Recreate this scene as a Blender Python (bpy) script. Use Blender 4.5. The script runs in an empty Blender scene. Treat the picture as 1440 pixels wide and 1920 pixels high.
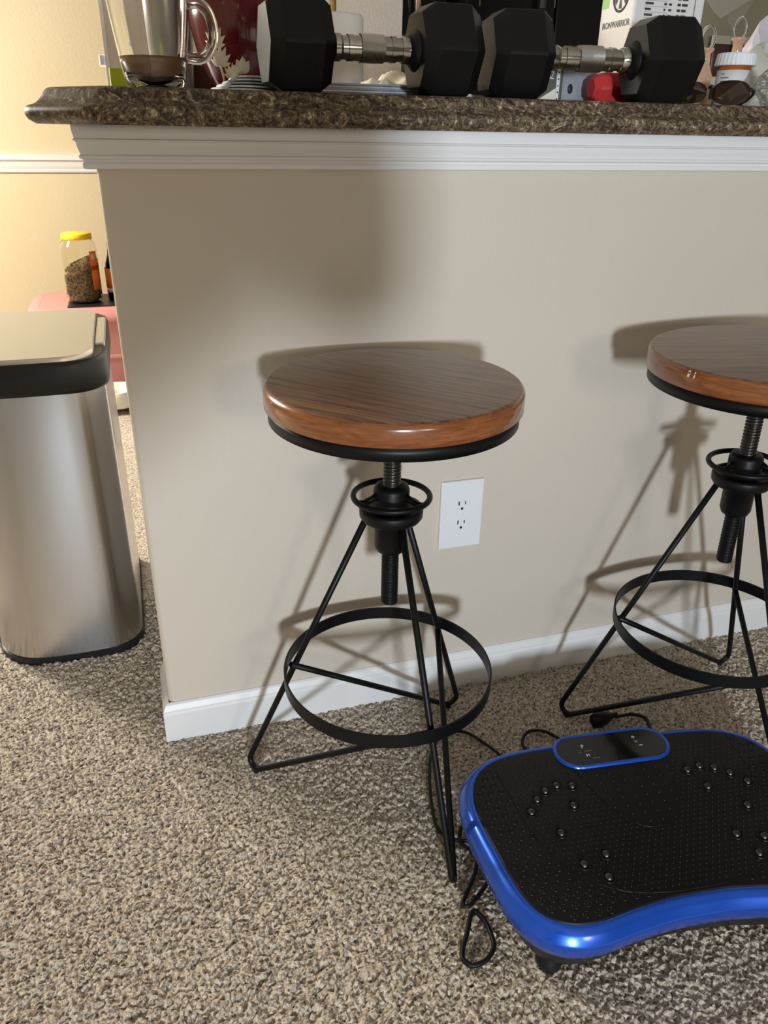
import bpy, math, random
import numpy as np
from mathutils import Vector, Matrix
random.seed(7); rng = np.random.default_rng(5)
S = bpy.context.scene; COL = S.collection
PI = math.pi

# ------------------------------------------------------------------ mesh kit
class MB:
    def __init__(s): s.v = []; s.f = []; s.sm = []
    def add(s, vs, fs, smooth=False):
        b = len(s.v); s.v += [tuple(v) for v in vs]
        s.f += [tuple(i + b for i in f) for f in fs]; s.sm += [smooth] * len(fs); return s
    def box(s, x0, x1, y0, y1, z0, z1, M=None):
        vs = [Vector(p) for p in ((x0,y0,z0),(x1,y0,z0),(x1,y1,z0),(x0,y1,z0),(x0,y0,z1),(x1,y0,z1),(x1,y1,z1),(x0,y1,z1))]
        if M: vs = [M @ v for v in vs]
        return s.add(vs, [(0,3,2,1),(4,5,6,7),(0,1,5,4),(1,2,6,5),(2,3,7,6),(3,0,4,7)])
    def lathe(s, prof, n=64, M=None, smooth=True, a0=0, a1=None):
        # prof: (radius, z) from bottom/inside to top
        vs = []; fs = []; k = len(prof); full = a1 is None
        m = n if full else n + 1; span = 2*PI if full else a1 - a0
        for i in range(m):
            a = a0 + span*i/n
            for r, z in prof: vs.append(Vector((r*math.cos(a), r*math.sin(a), z)))
        for i in range(n):
            j = (i+1) % m
            for q in range(k-1): fs.append((i*k+q, j*k+q, j*k+q+1, i*k+q+1))
        if M: vs = [M @ v for v in vs]
        return s.add(vs, fs, smooth)
    def tube(s, pts, r, n=12, closed=False, caps=True, ry=None, up=None):
        pts = [Vector(p) for p in pts]; N = len(pts); vs = []; fs = []
        rs = r if isinstance(r, (list, tuple)) else [r]*N
        prev = None
        for i, p in enumerate(pts):
            if closed: t = (pts[(i+1) % N] - pts[i-1])
            else: t = pts[min(i+1, N-1)] - pts[max(i-1, 0)]
            t.normalize()
            if prev is None:
                ref = Vector(up) if up else (Vector((0,0,1)) if abs(t.z) < .9 else Vector((1,0,0)))
                u = t.cross(ref).normalized()
            else: u = (prev - t*prev.dot(t)).normalized()
            prev = u; w = t.cross(u)
            for k in range(n):
                a = 2*PI*k/n; vs.append(p + u*math.cos(a)*rs[i] + w*math.sin(a)*(rs[i] if ry is None else ry))
        M_ = N if closed else N-1
        for i in range(M_):
            j = (i+1) % N
            for k in range(n): fs.append((i*n+k, i*n+(k+1)%n, j*n+(k+1)%n, j*n+k))
        if caps and not closed:
            fs.append(tuple(range(n-1, -1, -1))); fs.append(tuple((N-1)*n+k for k in range(n)))
        return s.add(vs, fs, True)
    def loft(s, rings, caps=True, smooth=True, closed=False):
        n = len(rings[0]); vs = [v for r in rings for v in r]; fs = []
        m = len(rings)
        for i in range(m if closed else m-1):
            j = (i+1) % m
            for k in range(n): fs.append((i*n+k, i*n+(k+1)%n, j*n+(k+1)%n, j*n+k))
        s.add(vs, fs, smooth)
        if caps and not closed:
            s.add(rings[0], [tuple(range(n-1, -1, -1))]); s.add(rings[-1], [tuple(range(n))])
        return s
    def build(s, name, mat, parent=None, bevel=0, weld=False, seg=2, loc=None, rot=None):
        me = bpy.data.meshes.new(name); me.from_pydata(s.v, [], s.f); me.update()
        me.polygons.foreach_set('use_smooth', s.sm)
        o = bpy.data.objects.new(name, me); COL.objects.link(o)
        if mat: me.materials.append(mat)
        if parent: o.parent = parent
        if loc: o.location = loc
        if rot: o.rotation_euler = rot
        if weld:
            m = o.modifiers.new('w', 'WELD'); m.merge_threshold = 1e-5
        if bevel:
            m = o.modifiers.new('b', 'BEVEL'); m.width = bevel; m.segments = seg; m.limit_method = 'ANGLE'; m.angle_limit = .6
            m.harden_normals = False
        return o

def tag(o, label=None, cat=None, group=None, kind=None):
    if label: o['label'] = label
    if cat: o['category'] = cat
    if group: o['group'] = group
    if kind: o['kind'] = kind
    return o
def thing(name, label, cat, loc=(0,0,0), rz=0, group=None, M=None):
    o = bpy.data.objects.new(name, None); COL.objects.link(o); o.empty_display_size = .02
    if M is not None: o.matrix_world = M
    else: o.location = loc; o.rotation_euler = (0,0,rz)
    return tag(o, label, cat, group)
def struct(name, mb, mat, **k): return tag(mb.build(name, mat, **k), kind='structure')
def fillet(A, V, B, r, n=10):
    A, V, B = Vector(A), Vector(V), Vector(B)
    d1 = (A-V).normalized(); d2 = (B-V).normalized(); h = d1.angle(d2)/2
    t = r/math.tan(h); c = V + (d1+d2).normalized()*(r/math.sin(h))
    p0 = V+d1*t; p1 = V+d2*t; out = []
    for i in range(n+1):
        a = i/n; e0 = (p0-c).normalized(); e1 = (p1-c).normalized(); w_ = e0.angle(e1)
        q = (e0*math.sin((1-a)*w_)+e1*math.sin(a*w_))/math.sin(w_)*r; out.append(c+q)
    return out
def rrect(x0, x1, y0, y1, r, n=8):
    out = []
    for cx, cy, a in ((x1-r,y1-r,0),(x0+r,y1-r,PI/2),(x0+r,y0+r,PI),(x1-r,y0+r,1.5*PI)):
        for i in range(n+1):
            t = a + PI/2*i/n; out.append((cx+r*math.cos(t), cy+r*math.sin(t)))
    return out
def catmull(P, n=8, closed=False):
    P = [Vector(p) for p in P]; N = len(P); out = []
    rng_ = range(N) if closed else range(N-1)
    for i in rng_:
        g = (lambda k: P[k % N]) if closed else (lambda k: P[min(max(k,0),N-1)])
        a, b, c, d = g(i-1), g(i), g(i+1), g(i+2)
        for k in range(n):
            t = k/n
            out.append(.5*((2*b)+(c-a)*t+(2*a-5*b+4*c-d)*t*t+(3*b-a-3*c+d)*t**3))
    if not closed: out.append(P[-1])
    return out
def text_mesh(s, size, mat, name, parent, M, depth=.0003, sx=1.0):
    cu = bpy.data.curves.new(name, 'FONT'); cu.body = s; cu.size = size; cu.align_x = 'CENTER'; cu.align_y = 'CENTER'; cu.extrude = depth/2
    t = bpy.data.objects.new('tmp', cu); COL.objects.link(t)
    dg = bpy.context.evaluated_depsgraph_get(); me = bpy.data.meshes.new_from_object(t.evaluated_get(dg))
    bpy.data.objects.remove(t); me.name = name
    me.transform(Matrix.Diagonal((sx,1,1,1))); me.transform(M)
    o = bpy.data.objects.new(name, me); COL.objects.link(o); me.materials.clear(); me.materials.append(mat); o.parent = parent
    return o

# ------------------------------------------------------------------ materials
def mat(name, col, rough=.5, metal=0, **k):
    m = bpy.data.materials.new(name); m.use_nodes = True; b = m.node_tree.nodes['Principled BSDF']
    b.inputs['Base Color'].default_value = (*col, 1); b.inputs['Roughness'].default_value = rough; b.inputs['Metallic'].default_value = metal
    for q, v in k.items(): b.inputs[q.replace('_', ' ')].default_value = v
    m.diffuse_color = (*col, 1)
    return m
def N(m, t, **k):
    n = m.node_tree.nodes.new(t)
    for a, v in k.items():
        if a.startswith('i_'): n.inputs[a[2:].replace('_', ' ')].default_value = v
        else: setattr(n, a, v)
    return n
def L(m, a, b): m.node_tree.links.new(a, b)
def bs(m): return m.node_tree.nodes['Principled BSDF']
def bump(m, scale, strength, dist=.001, detail=3, sock=None, typ='ShaderNodeTexNoise'):
    tc = N(m, 'ShaderNodeTexCoord'); n = N(m, typ); n.inputs['Scale'].default_value = scale
    if 'Detail' in n.inputs: n.inputs['Detail'].default_value = detail
    L(m, tc.outputs['Object'], n.inputs['Vector'])
    b = N(m, 'ShaderNodeBump'); b.inputs['Strength'].default_value = strength; b.inputs['Distance'].default_value = dist
    L(m, n.outputs[0], b.inputs['Height']); L(m, b.outputs[0], bs(m).inputs['Normal'])
    return m
def ramp(m, fac, stops, interp='LINEAR'):
    r = N(m, 'ShaderNodeValToRGB'); r.color_ramp.interpolation = interp; e = r.color_ramp.elements
    while len(e) < len(stops): e.new(.5)
    for q, (p, c) in zip(e, stops): q.position = p; q.color = (*c, 1)
    L(m, fac, r.inputs[0]); return r

M_wall = bump(mat('beige_eggshell_paint', (.63,.565,.48), .55), 160, .28, .0014, 2)
M_yel = bump(mat('yellow_paint', (.70,.61,.41), .6), 110, .35, .002, 2)
M_part = bump(mat('pinkish_textured_paint', (.70,.61,.53), .6), 150, .8, .004, 2)
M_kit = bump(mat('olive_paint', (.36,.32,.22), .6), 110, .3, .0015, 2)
M_trim = bump(mat('white_trim_paint', (.80,.80,.80), .38), 25, .15, .001, 3)
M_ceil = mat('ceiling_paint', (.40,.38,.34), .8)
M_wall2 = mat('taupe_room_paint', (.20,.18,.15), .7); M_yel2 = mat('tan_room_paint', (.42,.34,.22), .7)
M_blk = bump(mat('black_powder_coat', (.004,.004,.0045), .42, Specular_IOR_Level=.26), 900, .15, .0003, 2)
M_blkpl = mat('black_plastic', (.010,.010,.012), .4, Specular_IOR_Level=.4)
M_rub = bump(mat('black_rubber', (.0045,.0045,.005), .34, Specular_IOR_Level=.30), 700, .05, .0002, 2)
M_chrome = mat('satin_chrome', (.56,.54,.50), .15, 1)
M_knurl = mat('knurled_chrome', (.58,.56,.53), .27, 1)
M_white = mat('white_plastic', (.80,.82,.85), .3)
M_slot = mat('dark_slot', (.02,.02,.02), .6)
M_paper = mat('white_paper', (.74,.74,.73), .8)
M_env = mat('grey_envelope_paper', (.42,.43,.50), .7)
M_tissue = mat('cream_tissue', (.80,.74,.60), .9)
M_gold = mat('brass', (.80,.58,.22), .25, 1)
M_red = mat('red_neoprene', (.62,.035,.035), .55)
M_vase = mat('burgundy_glaze', (.13,.006,.012), .16, Coat_Weight=.6)
M_petal = mat('cream_glaze', (.80,.72,.55), .4)
M_coffee = mat('milky_coffee', (.30,.165,.075), .3)
M_pink = mat('rose_pink_plastic', (.62,.27,.26), .38)
M_yplast = mat('yellow_plastic', (.90,.62,.02), .4)
M_orange = mat('orange_label', (.85,.22,.04), .5)
M_dred = mat('dark_red_print', (.45,.03,.02), .5)
M_bwhite = mat('white_glaze', (.80,.78,.72), .3)
M_wleg = mat('walnut_leg', (.17,.075,.035), .5)
M_dark = mat('black_glass', (.006,.006,.007), .12)
M_gwin = mat('grey_oven_glass', (.075,.085,.09), .2)
M_amber = mat('amber_plastic', (.75,.22,.05), .15, Transmission_Weight=.6, IOR=1.4)
M_peach = mat('peach_translucent_plastic', (.93,.62,.42), .15, Transmission_Weight=.55, IOR=1.4)
M_clear = mat('clear_plastic', (.92,.93,.9), .08, Transmission_Weight=.93, IOR=1.35)
M_glass = mat('clear_glass', (.985,.99,.985), .0, Transmission_Weight=1.0, IOR=1.47)
M_jar = mat('clear_jar_plastic', (.96,.95,.90), .03, Transmission_Weight=1.0, IOR=1.25)
M_lens = mat('dark_brown_lens', (.020,.010,.004), .08)
M_cord = mat('black_cord', (.005,.005,.005), .5, Specular_IOR_Level=.3)
M_lime = mat('lime_plastic', (.72,.85,.03), .5)
M_ink = mat('black_ink', (.03,.03,.03), .6)
M_green = mat('green_print', (.25,.55,.12), .5)
M_carton = mat('cream_carton', (.76,.72,.63), .45)
M_cart2 = mat('white_carton', (.70,.68,.67), .45)
M_olive = mat('olive_print', (.10,.11,.08), .4)
M_foil = mat('brown_wrapper', (.07,.035,.03), .35)
M_greyplast = mat('grey_film', (.30,.32,.36), .3)
M_icon = mat('white_icon_print', (.7,.7,.7), .5)
M_igrey = mat('grey_icon_print', (.16,.16,.16), .5)

def carpet():
    m = mat('cut_pile_carpet', (.4,.33,.26), 1.0)
    b = bs(m); b.inputs['Sheen Weight'].default_value = .25; b.inputs['Sheen Roughness'].default_value = .6
    b.inputs['Specular IOR Level'].default_value = .15
    tc = N(m, 'ShaderNodeTexCoord')
    v = N(m, 'ShaderNodeTexVoronoi', i_Scale=330); L(m, tc.outputs['Object'], v.inputs['Vector'])
    n = N(m, 'ShaderNodeTexNoise', i_Scale=170, i_Detail=3); L(m, tc.outputs['Object'], n.inputs['Vector'])
    sep = N(m, 'ShaderNodeSeparateColor'); L(m, v.outputs['Color'], sep.inputs[0])
    mx = N(m, 'ShaderNodeMath', operation='MULTIPLY_ADD'); L(m, sep.outputs[0], mx.inputs[0]); mx.inputs[1].default_value = .55; mx.inputs[2].default_value = -.02
    ad = N(m, 'ShaderNodeMath', operation='ADD'); L(m, mx.outputs[0], ad.inputs[0])
    mu = N(m, 'ShaderNodeMath', operation='MULTIPLY'); L(m, n.outputs[0], mu.inputs[0]); mu.inputs[1].default_value = .5; L(m, mu.outputs[0], ad.inputs[1])
    r = ramp(m, ad.outputs[0], [(.18,(.060,.045,.034)),(.31,(.25,.20,.155)),(.50,(.49,.415,.325)),(.78,(.72,.63,.51))])
    L(m, r.outputs[0], b.inputs['Base Color'])
    bp = N(m, 'ShaderNodeBump', i_Strength=.8, i_Distance=.004); n2 = N(m, 'ShaderNodeTexNoise', i_Scale=240, i_Detail=4)
    L(m, tc.outputs['Object'], n2.inputs['Vector']); L(m, n2.outputs[0], bp.inputs['Height']); L(m, bp.outputs[0], b.inputs['Normal'])
    return m
M_carpet = carpet()

def wood(name, rot):
    m = mat(name, (.2,.1,.05), .34); b = bs(m); b.inputs['Coat Weight'].default_value = .35; b.inputs['Coat Roughness'].default_value = .28
    tc = N(m, 'ShaderNodeTexCoord'); mp = N(m, 'ShaderNodeMapping'); L(m, tc.outputs['Object'], mp.inputs[0])
    mp.inputs['Rotation'].default_value = (0,0,rot); 
    w = N(m, 'ShaderNodeMapping'); L(m, mp.outputs[0], w.inputs[0]); w.inputs['Scale'].default_value = (3.0,95,95)
    n = N(m, 'ShaderNodeTexNoise', i_Scale=1.6, i_Detail=5, i_Roughness=.65, i_Distortion=.5); L(m, w.outputs[0], n.inputs['Vector'])
    w2 = N(m, 'ShaderNodeMapping'); L(m, mp.outputs[0], w2.inputs[0]); w2.inputs['Scale'].default_value = (14,260,260)
    n2 = N(m, 'ShaderNodeTexNoise', i_Scale=1.3, i_Detail=3); L(m, w2.outputs[0], n2.inputs['Vector'])
    r = ramp(m, n.outputs[0], [(.36,(.060,.024,.012)),(.44,(.17,.075,.036)),(.54,(.25,.118,.058)),(.70,(.30,.15,.075))])
    r2 = ramp(m, n2.outputs[0], [(.38,(.38,.34,.32)),(.50,(1,1,1))])
    mu = N(m, 'ShaderNodeMix', data_type='RGBA', blend_type='MULTIPLY'); mu.inputs[0].default_value = .8
    L(m, r.outputs[0], mu.inputs[6]); L(m, r2.outputs[0], mu.inputs[7]); L(m, mu.outputs[2], b.inputs['Base Color'])
    bp = N(m, 'ShaderNodeBump', i_Strength=.35, i_Distance=.0006); L(m, n.outputs[0], bp.inputs['Height']); L(m, bp.outputs[0], b.inputs['Normal'])
    return m
def edgewood():
    m = mat('orange_brown_edge_wood', (.3,.12,.04), .25); b = bs(m); b.inputs['Coat Weight'].default_value = .7; b.inputs['Coat Roughness'].default_value = .15
    tc = N(m, 'ShaderNodeTexCoord'); w = N(m, 'ShaderNodeMapping'); L(m, tc.outputs['Object'], w.inputs[0]); w.inputs['Scale'].default_value = (12,12,110)
    n = N(m, 'ShaderNodeTexNoise', i_Scale=2, i_Detail=5, i_Distortion=1.2); L(m, w.outputs[0], n.inputs['Vector'])
    r = ramp(m, n.outputs[0], [(.32,(.16,.044,.013)),(.5,(.235,.072,.019)),(.68,(.29,.10,.030))])
    L(m, r.outputs[0], b.inputs['Base Color']); return m
M_edge = edgewood()

def granite():
    m = mat('brown_speckled_laminate', (.1,.08,.06), .48, Specular_IOR_Level=.22); b = bs(m)
    tc = N(m, 'ShaderNodeTexCoord')
    d = N(m, 'ShaderNodeTexNoise', i_Scale=46, i_Detail=7, i_Roughness=.66, i_Distortion=2.6); L(m, tc.outputs['Object'], d.inputs['Vector'])
    n = N(m, 'ShaderNodeTexNoise', i_Scale=170, i_Detail=4, i_Roughness=.6, i_Distortion=1.2); L(m, tc.outputs['Object'], n.inputs['Vector'])
    a = N(m, 'ShaderNodeMath', operation='MULTIPLY'); L(m, d.outputs[0], a.inputs[0]); a.inputs[1].default_value = .6
    c = N(m, 'ShaderNodeMath', operation='MULTIPLY_ADD'); L(m, n.outputs[0], c.inputs[0]); c.inputs[1].default_value = .4; L(m, a.outputs[0], c.inputs[2])
    r = ramp(m, c.outputs[0], [(.38,(.010,.008,.007)),(.44,(.085,.058,.038)),(.475,(.022,.016,.014)),(.515,(.24,.175,.105)),(.54,(.060,.043,.034)),(.575,(.32,.25,.16)),(.63,(.55,.46,.32))])
    L(m, r.outputs[0], b.inputs['Base Color']); return m
M_gran = granite()

def brushed():
    m = mat('brushed_stainless', (.54,.54,.545), .22, 1); b = bs(m); b.inputs['Anisotropic'].default_value = .8; tg_ = N(m,'ShaderNodeTangent'); tg_.direction_type='RADIAL'; tg_.axis='Z'; b.inputs['Anisotropic Rotation'].default_value = .25; L(m, tg_.outputs[0], b.inputs['Tangent'])
    tc = N(m, 'ShaderNodeTexCoord'); w = N(m, 'ShaderNodeMapping'); L(m, tc.outputs['Object'], w.inputs[0]); w.inputs['Scale'].default_value = (6,6,900)
    n = N(m, 'ShaderNodeTexNoise', i_Scale=1.5, i_Detail=3); L(m, w.outputs[0], n.inputs['Vector'])
    bp = N(m, 'ShaderNodeBump', i_Strength=.06, i_Distance=.0005); L(m, n.outputs[0], bp.inputs['Height']); L(m, bp.outputs[0], b.inputs['Normal']); return m
M_ss = brushed()
M_lidss = mat('wall_reflection_lid_steel', (.62,.59,.52), .36, .75)  # beige tint is the yellow wall's reflection, put into the steel colour
M_blue = mat('metallic_blue_paint', (.010,.095,.60), .28, .5, Coat_Weight=.6, Coat_Roughness=.12)
M_mat = bump(mat('black_rubber_mat', (.0045,.0045,.005), .42, Specular_IOR_Level=.32), 500, .15, .0004)
M_mag = mat('dark_steel_magnet', (.10,.10,.11), .36, 1)
M_kib = bump(mat('kibble_mass', (.22,.14,.07), .8), 60, .6, .006)

# ------------------------------------------------------------------ structure
# near carpet: displaced tufts; far carpet: flat, same material
def blur(a, s):
    f = np.fft.rfft2(a); ky = np.fft.fftfreq(a.shape[0])[:,None]; kx = np.fft.rfftfreq(a.shape[1])[None,:]
    r = np.fft.irfft2(f*np.exp(-2*(PI*s)**2*(kx**2+ky**2)), s=a.shape); return (r-r.mean())/r.std()
X0,X1,Y0,Y1 = -.55,1.35,-.88,.50; st = .0016
nx = int((X1-X0)/st)+1; ny = int((Y1-Y0)/st)+1
tuft = blur(rng.standard_normal((ny,nx)), 1.05); med = blur(rng.standard_normal((ny,nx)), 4.5); big = blur(rng.standard_normal((ny,nx)), 20)
h = .0018*tuft + .0005*med + .0009*big - .0035
jx = blur(rng.standard_normal((ny,nx)),1.3)*.0011; jy = blur(rng.standard_normal((ny,nx)),1.3)*.0011
xs = np.linspace(X0,X1,nx); ys = np.linspace(Y0,Y1,ny); gx, gy = np.meshgrid(xs, ys)
edge = np.ones_like(h); edge[0,:]=edge[-1,:]=0; edge[:,0]=edge[:,-1]=0
co = np.stack([gx+jx*edge, gy+jy*edge, h*edge - .0035*(1-edge)], -1).reshape(-1,3)
idx = np.arange(nx*ny).reshape(ny,nx)
q = np.stack([idx[:-1,:-1], idx[:-1,1:], idx[1:,1:], idx[1:,:-1]], -1).reshape(-1,4)
XR0,XR1,YR0,YR1 = -2.6,3.6,-3.9,2.75; zf = -.0035
ex = np.array([(XR0,YR0,zf),(XR1,YR0,zf),(XR1,YR1,zf),(XR0,YR1,zf),(X0,Y0,zf),(X1,Y0,zf),(X1,Y1,zf),(X0,Y1,zf)]); nb = len(co)
eq = np.array([(0,1,5,4),(1,2,6,5),(2,3,7,6),(3,0,4,7)])+nb
co = np.vstack([co, ex]); q = np.vstack([q, eq])
me = bpy.data.meshes.new('floor'); me.vertices.add(len(co)); me.vertices.foreach_set('co', co.ravel())
me.loops.add(q.size); me.loops.foreach_set('vertex_index', q.ravel()); me.polygons.add(len(q))
me.polygons.foreach_set('loop_start', np.arange(0, q.size, 4)); me.polygons.foreach_set('loop_total', np.full(len(q),4)); me.update(calc_edges=True)
me.polygons.foreach_set('use_smooth', np.ones(len(q), bool)); me.materials.append(M_carpet)
fl = bpy.data.objects.new('floor', me); COL.objects.link(fl); tag(fl, kind='structure')

H = 2.45
struct('wall_back', MB().box(XR0,XR1,2.75,2.85,-.01,H), M_yel)
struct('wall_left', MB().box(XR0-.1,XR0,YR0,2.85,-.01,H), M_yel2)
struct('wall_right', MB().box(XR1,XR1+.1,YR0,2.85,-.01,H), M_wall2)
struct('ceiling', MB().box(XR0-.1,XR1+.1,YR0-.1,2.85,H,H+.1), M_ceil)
# front wall (behind the camera) with its two windows
W1 = (-.50,-.06,.66,1.30); W2 = (.55,1.25,.9,1.75)
fw = MB()
fw.box(XR0,W1[0],YR0-.1,YR0,-.01,H); fw.box(W1[0],W1[1],YR0-.1,YR0,-.01,W1[2]); fw.box(W1[0],W1[1],YR0-.1,YR0,W1[3],H)
fw.box(W1[1],W2[0],YR0-.1,YR0,-.01,H); fw.box(W2[0],W2[1],YR0-.1,YR0,-.01,W2[2]); fw.box(W2[0],W2[1],YR0-.1,YR0,W2[3],H); fw.box(W2[1],XR1,YR0-.1,YR0,-.01,H)
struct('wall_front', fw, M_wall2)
for i, w in enumerate((W1,W2)):
    f = MB(); a,b,c,d = w; y = YR0-.05
    for bx in ((a,a+.03,c,d),(b-.03,b,c,d),(a,b,c,c+.03),(a,b,d-.03,d)): f.box(bx[0],bx[1],y-.02,y+.02,bx[2],bx[3])
    struct('window_%d'%(i+1), f, M_trim)
# bar half wall: rounded outer corner
bw = MB(); r = .012
pl = [(3.0,0),(3.0,.125)] + [(-0+r-r*math.sin(a), .125-r+r*math.cos(a)) for a in np.linspace(0,PI/2,7)] + [(r-r*math.cos(a), r-r*math.sin(a)) for a in np.linspace(0,PI/2,7)]
bw.loft([[(x,y,-.01) for x,y in pl],[(x,y,1.0246) for x,y in pl]], smooth=False)
struct('wall_bar', bw, M_wall)
struct('wall_kitchen_partition', MB().box(.035,.95,1.6,1.72,-.01,H), M_part)
struct('trim_3', MB().box(.026,.036,1.597,1.72,-.01,H), M_trim)
# baseboard round the bar end (profile swept round the corner)
def sweep_corner(prof, xr, yback, mt, name, x0=0., y0=0.):
    # prof: (outward offset, z); path: back of end face -> corner -> along the front
    rings = []
    for (ax, ay, dx, dy) in ((x0,yback,-1,0),(x0,y0,-1,-1),(xr,y0,0,-1)):
        rings.append([(ax+dx*o, ay+dy*o, z) for o, z in prof])
    mb = MB(); k = len(prof)
    vs = [v for rr in rings for v in rr]; fs = []
    for i in range(2):
        for j in range(k-1): fs.append((i*k+j, i*k+j+1, (i+1)*k+j+1, (i+1)*k+j))
    mb.add(vs, fs); return struct(name, mb, mt)
sweep_corner([(0,-.01),(.012,-.01),(.012,.058),(.0105,.0625),(.0105,.066),(.006,.0755),(.003,.0785),(0,.0785)], 3.0, .125, M_trim, 'baseboard_bar')
sweep_corner([(0,.9720),(.012,.9722),(.0155,.9735),(.0158,.9790),(.0135,.9815),(.0145,.9835),(.0185,.9856),(.0190,.9872),(.0188,.9886),(.0170,.9900),(.0172,.9915),
              (.0195,.9985),(.0205,1.0045),(.0210,1.0052),(.0232,1.0062),(.0238,1.0076),(.0218,1.0090),(.0226,1.0115),(.0236,1.0165),(.0240,1.0215),(.0240,1.0246),(0,1.0246)], 3.0, .16, M_trim, 'trim_1')
# chair rail and baseboard on the far wall
def rail(prof, name, y=2.75):
    mb = MB(); vs = [(XR0, y-o, z) for o, z in prof]+[(XR1, y-o, z) for o, z in prof]; k = len(prof)
    mb.add(vs, [(j, k+j, k+j+1, j+1) for j in range(k-1)]); struct(name, mb, M_trim)
rail([(0,.838),(.008,.838),(.010,.846),(.008,.850),(.012,.862),(.014,.880),(.024,.888),(.024,.908),(0,.910)], 'trim_2')
rail([(0,0),(.014,0),(.014,.07),(.006,.085),(0,.085)], 'baseboard_back')

# ------------------------------------------------------------------ countertop
prof = [(.0,1.0246),(.0125,1.0246)][1:] + [(.004,1.0295),(.0008,1.034),(0,1.039),(.0016,1.0430),(.0050,1.0455),(.0105,1.0470),(.0155,1.0490),(.0195,1.0525),(.0235,1.0570),(.0270,1.0625),(.0310,1.0658),(.0360,1.0670)]
path = [(-.079,.33),(-.079,.020),(-.0765,.009),(-.070,-.001),(-.010,-.077),(.002,-.090),(.012,-.097),(.026,-.100),(3.0,-.100)]
ct = MB(); rings = []
for i, p in enumerate(path):
    p = Vector(p)
    def nrm(a, b): d = (Vector(b)-Vector(a)).normalized(); return Vector((-d.y, d.x))  # inward
    if i == 0: n = nrm(path[0], path[1]); k = 1
    elif i == len(path)-1: n = nrm(path[-2], path[-1]); k = 1
    else:
        a = nrm(path[i-1], path[i]); b = nrm(path[i], path[i+1]); n = (a+b).normalized(); k = 1/n.dot(a)
    rings.append([(p.x+n.x*o*k, p.y+n.y*o*k, z) for o, z in prof])
k = len(prof); vs = [v for rr in rings for v in rr]; fs = []
for i in range(len(rings)-1):
    for j in range(k-1): fs.append((i*k+j, (i+1)*k+j, (i+1)*k+j+1, i*k+j+1))
ct.add(vs, fs, True)
top = [rr[-1] for rr in rings]+[(3.0,.33,1.067)]; bot = [rr[0] for rr in rings]+[(3.0,.33,1.0246)]
ct.add(top, [tuple(range(len(top)))]); ct.add(bot, [tuple(range(len(bot)-1,-1,-1))])
ct.add([(top[0]),(bot[0]),(3,.33,1.0246),(3,.33,1.067)], [(0,1,2,3)])
tag(ct.build('bar_countertop', M_gran), 'brown speckled laminate bar top with ogee edge on the half wall', 'countertop')

# ------------------------------------------------------------------ outlet
o = thing('wall_outlet', 'white oversized outlet plate on the beige half wall behind the stool', 'outlet', (.5548,0,.3918))
pw, ph = .0418, .0683
MB().box(-pw,pw,-.006,0.0004,-ph,ph).build('cover_plate', M_white, o, bevel=.0025, seg=3)
for s in (1,-1):
    zc = s*.0195
    fp = MB(); pts = [(x,z) for x,z in rrect(-.0165,.0165,zc-.0135,zc+.0135,.008,5)]
    fp.loft([[(x,-.0058,z) for x,z in pts],[(x,-.0066,z) for x,z in pts]], smooth=False)
    rc = fp.build('receptacle', M_white, o)
    sl = MB(); sl.box(-.0075,-.0052,-.0069,-.0064,zc+.0005,zc+.0085); sl.box(.0052,.0072,-.0069,-.0064,zc+.0015,zc+.0080)
    sl.lathe([(0,.0005),(.0026,.0005),(.0026,0)], 16, Matrix.Translation((0,-.0064,zc-.0065)) @ Matrix.Rotation(PI/2,4,'X'), smooth=False)
    sl.build('slots', M_slot, rc)
MB().lathe([(0,.0012),(.002,.001),(.003,0)], 16, Matrix.Translation((0,-.006,0)) @ Matrix.Rotation(PI/2,4,'X')).build('screw', M_white, o)

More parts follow.
